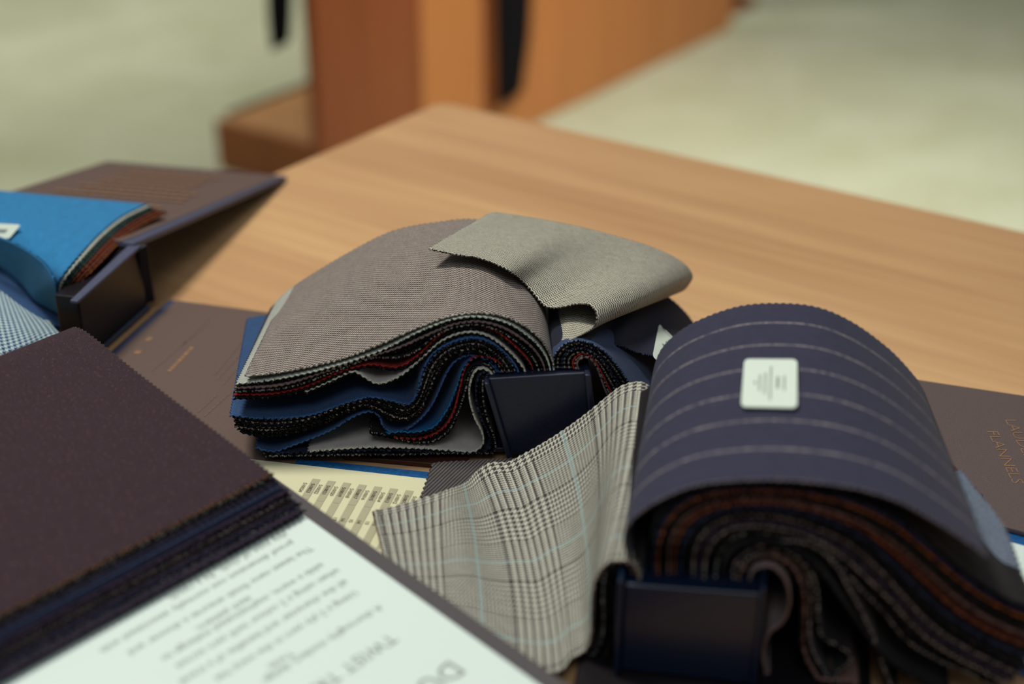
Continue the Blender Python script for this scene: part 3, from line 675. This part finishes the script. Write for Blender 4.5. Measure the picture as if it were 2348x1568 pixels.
s = np.linspace(0, 1, 60); M_ = gFs*(1-gm_t)+gBs*gm_t
M_[:, 2] += .004*np.exp(-((s-.72)/.10)**2) + .001; M_[:, 2] = np.maximum(M_[:, 2], .0115)
M_[:, 0] += .004*np.exp(-((s-.3)/.12)**2)
gl = loft('fabric_swatch', [gFs[::3], M_[::3], gBs[::3]], FB['glen'], bookB, tpos=[0, gm_t, 1], wob=.0003); gl['label'] = 'grey glen check swatch falling to the left'
for L, fab in (([(1470,1325),(1462,1300),(1440,1292),(1410,1296),(1386,1325),(1380,1380),(1382,1440),(1375,1490),(1350,1530),(1310,1560),(1270,1590)], 'blackdot'),
               ([(1472,1330),(1466,1310),(1450,1302),(1425,1306),(1402,1330),(1398,1380),(1400,1450),(1396,1510),(1380,1560),(1350,1600)], 'black')):
    F = [PB.at(*p)+PB.n3()*.003 for p in L]; F = [np.array([a[0], a[1], max(a[2], .006)]) for a in F]
    loft('fabric_swatch', [F, [a+axB*.9 for a in F]], FB[fab], bookB, wob=.0002)
# charcoal swatch peeping out behind the glen check
chF = [PZ(1230, 1095, .0065), PZ(1130, 1115, .0065), PZ(1040, 1130, .0065), PZ(965, 1142, .0065)]
chB = [PZ(1240, 1050, .0075), PZ(1150, 1052, .0072), PZ(1060, 1058, .007), PZ(992, 1062, .007)]
o = loft('fabric_swatch', [chF, chB], FB['charcoal'], bookB, wob=.0002); o['label'] = 'ribbed charcoal swatch'
bl, br = PB.at(1433, 1326), PB.at(1748, 1348)
blockbox('binding_block', PB, bl, br, .0065, bl[2], br[2], WB+.01, .004, M_navy_gloss, bookB)
for (u0, u1, v0) in ((1420, 1434, 1304), (1744, 1758, 1322)):
    l, r = PB.at(u0, v0), PB.at(u1, v0); blockbox('side_board', PB, l, r, .0065, l[2], r[2], WB+.014, .008, M_navy_gloss, bookB, .001)
# right cover board, brown, with foil lettering
cvz = .0062
prism('cover_board', [PZ(1960, 848, cvz), PZ(2560, 938, cvz), PZ(2700, 1310, cvz), PZ(2080, 1148, cvz)], .003, [M_brown], bookB, .0006)
T0_, T1_ = PZ(2262, 986, cvz+.0002), PZ(2322, 1108, cvz+.0002); dT = (T1_-T0_)[:2]
tt = text_geo('FLANNELS', .0085, T0_, dT, .92, off=-.00012)
wd = tt[0][:, :2].copy(); Lw = np.linalg.norm(dT); cur = ((wd-T0_[:2]) @ (dT/Lw)).max()
k_ = Lw/cur
def stretch(g_, o_, k): 
    V, F = g_; d = dT/Lw; a = (V[:, :2]-o_[:2]) @ d; V = V.copy(); V[:, :2] += np.outer(a*(k-1), d); return V, F
t2o = PZ(2303, 960, cvz+.0002)
V, F = join_geo([stretch(tt, T0_, k_), stretch(text_geo('LAUDER SAL', .0085, t2o, dT, .92, off=-.00012), t2o, k_)])
mesh_from('foil_lettering', V, F, mats=[M_foil], parent=bookB)
slab_on(PBp, PB.d3(), PB.n3(), -.045, .075, -.03, WB+.02, .0062, .003, 'cover_board', M_blackboard, bookB)
# second index sheet under the right cover
ix2 = thing('printed_index_sheet', 'white sheet on a blue board cut off by the right edge, under the brown cover', 'index sheet', tuple(PZ(2340, 1300, 0)))
prism('board', [PZ(2110, 1120, .0028), PZ(2700, 1290, .0028), PZ(2900, 1700, .0028), PZ(2200, 1500, .0028)], .0026, [M_blue], ix2, .0005)
prism('page', [PZ(2150, 1198, .0034), PZ(2700, 1345, .0034), PZ(2880, 1680, .0034), PZ(2220, 1480, .0034)], .0005, [M_page], ix2)

# ------------------------------------------------------------------ BOOK C: near left book with the brown stack
A_ = np.array([.733, -.680]); b_ = np.array([-.67, -.743])          # along the swatches / across them
Ap = np.array([.68, -.733]); bp = np.array([-.733, -.68])           # board frame
Ctop = PZ(178, 754, .072)
bookC = thing('fabric_sample_book', 'sample book at the lower left, plum brown swatch pile over a white page', 'sample book', (Ctop[0], Ctop[1], 0))
stack = ['brown','blackdot','black','plum','navy','slate','slate','plum','black','plum','greydot','black','plum','navy','blackdot','plum','black']
n_ = len(stack); WC = .158
t0 = PZ(621, 1088, .052); t1 = PZ(697, 1176, .036)
for k, fab in enumerate(stack):
    f = k/(n_-1); e = t0*(1-f)+t1*f + np.array([rng.normal(0, .0007), rng.normal(0, .0007), 0]) if k else t0
    cr = Ctop + np.array([A_[0], A_[1], 0])*(.004*f) + np.array([0, 0, -.024*f]); cr[2] -= .0008*(k > 0)
    a3 = np.array([A_[0], A_[1], 0]); up = np.array([0, 0, 1])
    pts = [cr-a3*(.020-.008*f)-up*(.030-.012*f), cr-a3*(.016-.006*f)-up*.014, cr-a3*.008-up*.0035, cr, cr+a3*.014-up*.0005]
    m1 = cr*(.65)+e*.35; m2 = cr*.3+e*.7
    pts += [m1, m2, e]
    w3 = np.array([b_[0], b_[1], 0])*WC
    pts = [np.array([p[0], p[1], max(p[2], .034)]) if p[2] < .034 else p for p in pts]
    o = loft('fabric_swatch', [pts, [p+w3 for p in pts]], FB[fab], bookC, wob=.00015 if k else 0, teeth=(fab != 'slate'))
    if k == 0: o['label'] = 'plum brown flannel swatch, topmost of the pile'
zc = .0325
e0 = PZ(690, 1136, zc); e1 = PZ(1300, 1566, zc); dE = (e1-e0)[:2]; dE /= np.linalg.norm(dE); dW = np.array([dE[1], -dE[0]])
if dW[0] > 0: dW = -dW
def bq(a, b, z=zc): return np.array([e0[0]+dE[0]*a+dW[0]*b, e0[1]+dE[1]*a+dW[1]*b, z])
prism('cover_board', [bq(-.165, 0), bq(.26, 0), bq(.26, .176), bq(-.165, .176)], .0035, [M_grey], bookC, .0006)
prism('page', [bq(-.16, .0090, zc+.0008), bq(.25, .0090, zc+.0008), bq(.25, .166, zc+.0008), bq(-.16, .166, zc+.0008)], .0007, [M_page], bookC)
slab = prism('cover_board', [bq(-.19, .180, .024), bq(.26, .180, .024), bq(.26, .36, .024), bq(-.19, .36, .024)], .0035, [M_blackboard], bookC, .0006)
prism('binding_block', [bq(-.200, .0, .033), bq(-.165, .0, .033), bq(-.165, .160, .033), bq(-.200, .160, .033)], .027, [M_navy], bookC, .001)
prism('base_board', [bq(-.18, .005, .0285), bq(.26, .03, .0285), bq(.26, .17, .0285), bq(-.18, .17, .0285)], .004, [M_navy], bookC, .0006)
zt_ = zc+.00095; txt = []
def tline(s_, u, v, size, sp=1.0, off=0.0):
    txt.append(text_geo(s_, size, PZ(u, v, zt_), (-.668, -.744), sp, off=off))
tline('DUO', 1032, 1512, .0140, 1.05)
tline('TWIST TRAVEL', 892, 1452, .0088, 1.05)
for s_, u, v in (('A thoroughly modern design', 868, 1386), ('Twist', 666, 1492), ('Using a 2 ply yarn in the warp has', 812, 1354), ('all the character and benefits of a travel', 789, 1328),
                 ('when using a 2 colour twill yarn across', 771, 1302), ('adds a warm, sophisticated melange to', 735, 1290), ('each pattern.', 570, 1366),
                 ('The latest nano finish ensures a shower and', 709, 1252), ('proof dimension not normally associated with', 667, 1238), ('this type of cloth. As a result', 652, 1219)):
    tline(s_, u, v, .0051, 1.03)
V, F = join_geo(txt); mesh_from('printed_text', V, F, mats=[M_ink], parent=bookC)

# ------------------------------------------------------------------ BOOK D: far left book
BR, TR = PZ(350, 700, .006), np.array([0, 0, 0.])
Dn = np.array([-.97, .23, 0]); bookD = thing('fabric_sample_book', 'sample book at the far left with bright blue swatch and opened brown cover', 'sample book', (BR[0]-.06, BR[1], 0))
br_ = PZ(322, 700, .008); tl_ = PZ(178, 682, .046); tr_ = PZ(320, 566, .046)
dirF = (tr_-tl_); dirF[2] = 0
A4 = [np.array([tl_[0], tl_[1], .008]), np.array([tr_[0], tr_[1], .008]), tr_, tl_]
hexa('binding_block', A4, [a+Dn*.015 for a in A4], [M_blackboard], bookD, .0012)
# lit ledge on top of the block, and the spine strip at its far side
lt = [PZ(160, 688, .0485), PZ(178, 690, .0485), PZ(322, 563, .0485), PZ(300, 556, .0485)]
prism('ledge', lt, .0022, [M_edge], bookD, .0006)
sp0 = [PZ(318, 574, .046), PZ(340, 560, .049), PZ(357, 690, .006), PZ(330, 700, .006)]
sv = np.array([-.012, .006, 0])
hexa('spine_strip', sp0, [a+np.array([-.03, .012, 0]) for a in sp0], [M_blackboard], bookD, .001)
# sloping cover: rests on the block and on the far table corner
n0 = PZ(309, 557, .0505); n1 = PZ(658, 403, .0045); n2 = PZ(250, 369, .0045); n3 = n0 + (n2-n1)
def slabn(name, quad, th, mats, parent, bev=.0006):
    A = np.array(quad, float); nn = np.cross(A[1]-A[0], A[3]-A[0]); nn /= np.linalg.norm(nn); nn *= -np.sign(nn[2]); return hexa(name, A, A+nn*th, mats, parent, bev)
slabn('cover_board', [n0, n1, n2, n3], .0035, [M_edge], bookD)
qq = lambda a, b, h=.0004: (n0*(1-a)+n1*a)*(1-b)+(n3*(1-a)+n2*a)*b + np.array([0, 0, h])
slabn('cover_lining', [qq(.0, .055), qq(.985, .03), qq(.985, 1), qq(0, 1)], .0005, [M_brown2], bookD, 0)
fo_, rr = [], random.Random(3)
for r_ in range(15):
    if r_ in (6,): continue
    a = .12+r_*.052
    x0 = .16+rr.uniform(0, .05)+(.10 if r_ > 9 else 0); xx = x0
    x1 = .80-rr.uniform(0, .12)
    while xx < x1:
        wd_ = rr.uniform(.02, .05)
        fo_.append((np.array([qq(a, xx, .0012), qq(a+.022, xx, .0012), qq(a+.022, xx+wd_, .0012), qq(a, xx+wd_, .0012)]), [(0, 1, 2, 3)])); xx += wd_+.01
V, F = join_geo(fo_); mesh_from('foil_lettering', V, F, mats=[M_foil], parent=bookD)
# flat cover on the table, with hinge ribs
f0 = PZ(386, 683, .0040); f1 = PZ(640, 716, .0040); fdir = (f1-f0)[:2]; fdir /= np.linalg.norm(fdir); fn = np.array([fdir[1], -fdir[0]])
def fq(a, b, z): return np.array([f0[0]+fdir[0]*a+fn[0]*b, f0[1]+fdir[1]*a+fn[1]*b, z])
prism('cover_board', [fq(0, 0, .0028), fq(.155, 0, .0028), fq(.155, .185, .0028), fq(0, .24, .0028)], .0026, [M_edge], bookD, .0006)
prism('cover_lining', [fq(.006, .0004, .0032), fq(.1545, .0004, .0032), fq(.1545, .1845, .0032), fq(.006, .24, .0032)], .0004, [M_brown2], bookD)
for a in (-.012, -.022): prism('hinge_rib', [fq(a, .012, .0045), fq(a+.006, .012, .0045), fq(a+.006, .24, .0045), fq(a, .24, .0045)], .004, [M_edge], bookD, .0012)
fo_ = []
def fline(u0, v0, u1, v1, n_w=5, wdt=.0016):
    p, q_ = PZ(u0, v0, .0034), PZ(u1, v1, .0034); d = q_-p; L_ = np.linalg.norm(d); d /= L_; nn = np.array([-d[1], d[0], 0]); x = 0
    while x < L_:
        w_ = min(rr.uniform(.0015, .005), L_-x); a = p+d*x
        fo_.append((np.array([a, a+d*w_, a+d*w_+nn*wdt, a+nn*wdt]), [(0, 1, 2, 3)])); x += w_+.0008
fline(392, 852, 446, 796, wdt=.0026); fline(318, 812, 330, 803, wdt=.004); fline(340, 782, 352, 775, wdt=.003)
M_foil2 = plainmat('faint_foil', lin('6b5750'), .4, .5)
V, F = join_geo(fo_); mesh_from('foil_lettering', V, F, mats=[M_foil], parent=bookD)
fo_ = []
fline(420, 790, 486, 722, wdt=.0012); fline(350, 850, 480, 740, wdt=.001); fline(494, 858, 575, 760, wdt=.0012); fline(500, 870, 572, 790, wdt=.0012); fline(512, 882, 560, 828, wdt=.001)
fline(455, 945, 500, 905, wdt=.001); fline(470, 955, 530, 900, wdt=.001)
V, F = join_geo(fo_); mesh_from('faint_lettering', V, F, mats=[M_foil2], parent=bookD)
# swatches
def dz(p, z): return PZ(p[0], p[1], z)
zs = [.020, .030, .042, .053, .058, .056, .054, .050]
def railD(L, dzv=0): 
    L = c3(L); return [PZ(p[0], p[1], z+dzv) for p, z in zip(L, zs)]
r0 = railD([(425,1135),(392,1060),(397,965),(440,870),(560,725),(700,580),(835,475),(1005,388)])
lf = [PZ(p[0], p[1], z) for p, z in zip([(-95,560),(-100,520),(-105,490),(-110,475),(-120,460),(-130,450),(-140,440),(-150,425)], [.030,.040,.050,.056,.058,.058,.056,.052])]
bls = loft('fabric_swatch', [r0, lf], FB['blue'], bookD, wob=0, tooth=(1, 0, 1)); bls['label'] = 'bright blue swatch with a white paper label'
offs = [('whitegrey', (24, 12), -.0012), ('green', (44, 22), -.0026), ('green', (66, 30), -.0038), ('rust', (92, 40), -.0052), ('rust', (120, 50), -.0066), ('orange', (142, 58), -.0078)]
base = [(425,1135),(392,1060),(397,965),(440,870),(560,725),(700,580),(835,475),(1005,388)]
for fab, (ox, oy), dd in offs:
    L = [(x+ox*(.25+.75*min(1, i/4)), y+oy*(1 if i else .3)) for i, (x, y) in enumerate(base)]
    r = railD(L, dd); loft('fabric_swatch', [r, [a+np.array([0, 0, dd]) for a in lf]], FB[fab], bookD, wob=.0001, tooth=(1, 0, 1))
vs = np.array([v.co[:] for v in bls.data.vertices]); vs[:, 2] -= TZ
P_, nn_ = nearest_surface(vs, 10, 530)
q = [on_plane(P_+nn_*.0012, nn_, *p) for p in [(-42,512),(51,517),(24,549),(-70,548)]]
lab = patch_label('paper_label', q, bls, [(.30,.36,.80,.62),(.1,.78,.5,.84)], off=.0012); lab.location = (0, 0, 0)
# blue swatch flank falling toward the viewer, edge cut on the slant
fr = [PZ(p[0], p[1], z) for p, z in zip([(140,722),(110,705),(80,688),(50,652),(20,622),(-20,595),(-60,570)], [.016,.019,.022,.028,.034,.038,.04])]
bkk = [PZ(p[0], p[1], z) for p, z in zip([(132,690),(130,665),(125,640),(100,600),(40,560),(-40,530),(-100,510)], [.032,.042,.050,.056,.058,.058,.058])]
loft('fabric_swatch', [fr, bkk], FB['blue'], bookD, wob=0, tooth=(1, 0, 0))
n_f = [PZ(p[0], p[1], z) for p, z in zip([(150,748),(110,742),(60,722),(0,690),(-60,660)], [.010,.012,.016,.02,.022])]
n_b = [PZ(p[0], p[1], z) for p, z in zip([(150,700),(110,690),(60,650),(0,600),(-60,560)], [.014,.018,.024,.030,.034])]
loft('fabric_swatch', [n_f, n_b], FB['midblue'], bookD, wob=.0003)
n_f = [PZ(p[0], p[1], z) for p, z in zip([(230,770),(180,770),(120,765),(40,760)], [.006,.007,.008,.009])]
n_b = [PZ(p[0], p[1], z) for p, z in zip([(235,740),(180,725),(120,715),(40,700)], [.007,.009,.01,.011])]
loft('fabric_swatch', [n_f, n_b], FB['navy'], bookD, wob=.0003)
hb_ = [PZ(p[0], p[1], z) for p, z in zip([(-120,590),(-60,625),(0,666),(50,704),(95,732),(112,736)], [.042,.042,.041,.038,.034,.032])]
hm_ = [PZ(p[0], p[1], z) for p, z in zip([(-120,735),(-60,745),(0,752),(50,748),(95,742),(122,750)], [.040,.039,.037,.036,.034,.031])]
hf_ = [PZ(p[0], p[1], .027) for p in [(-120,890),(-60,865),(0,840),(50,818),(110,795),(150,778)]]
o = loft('fabric_swatch', [hf_, hm_, hb_], FB['hound'], bookD, tpos=[0, .62, 1], wob=0); o['label'] = 'blue and white houndstooth swatch'
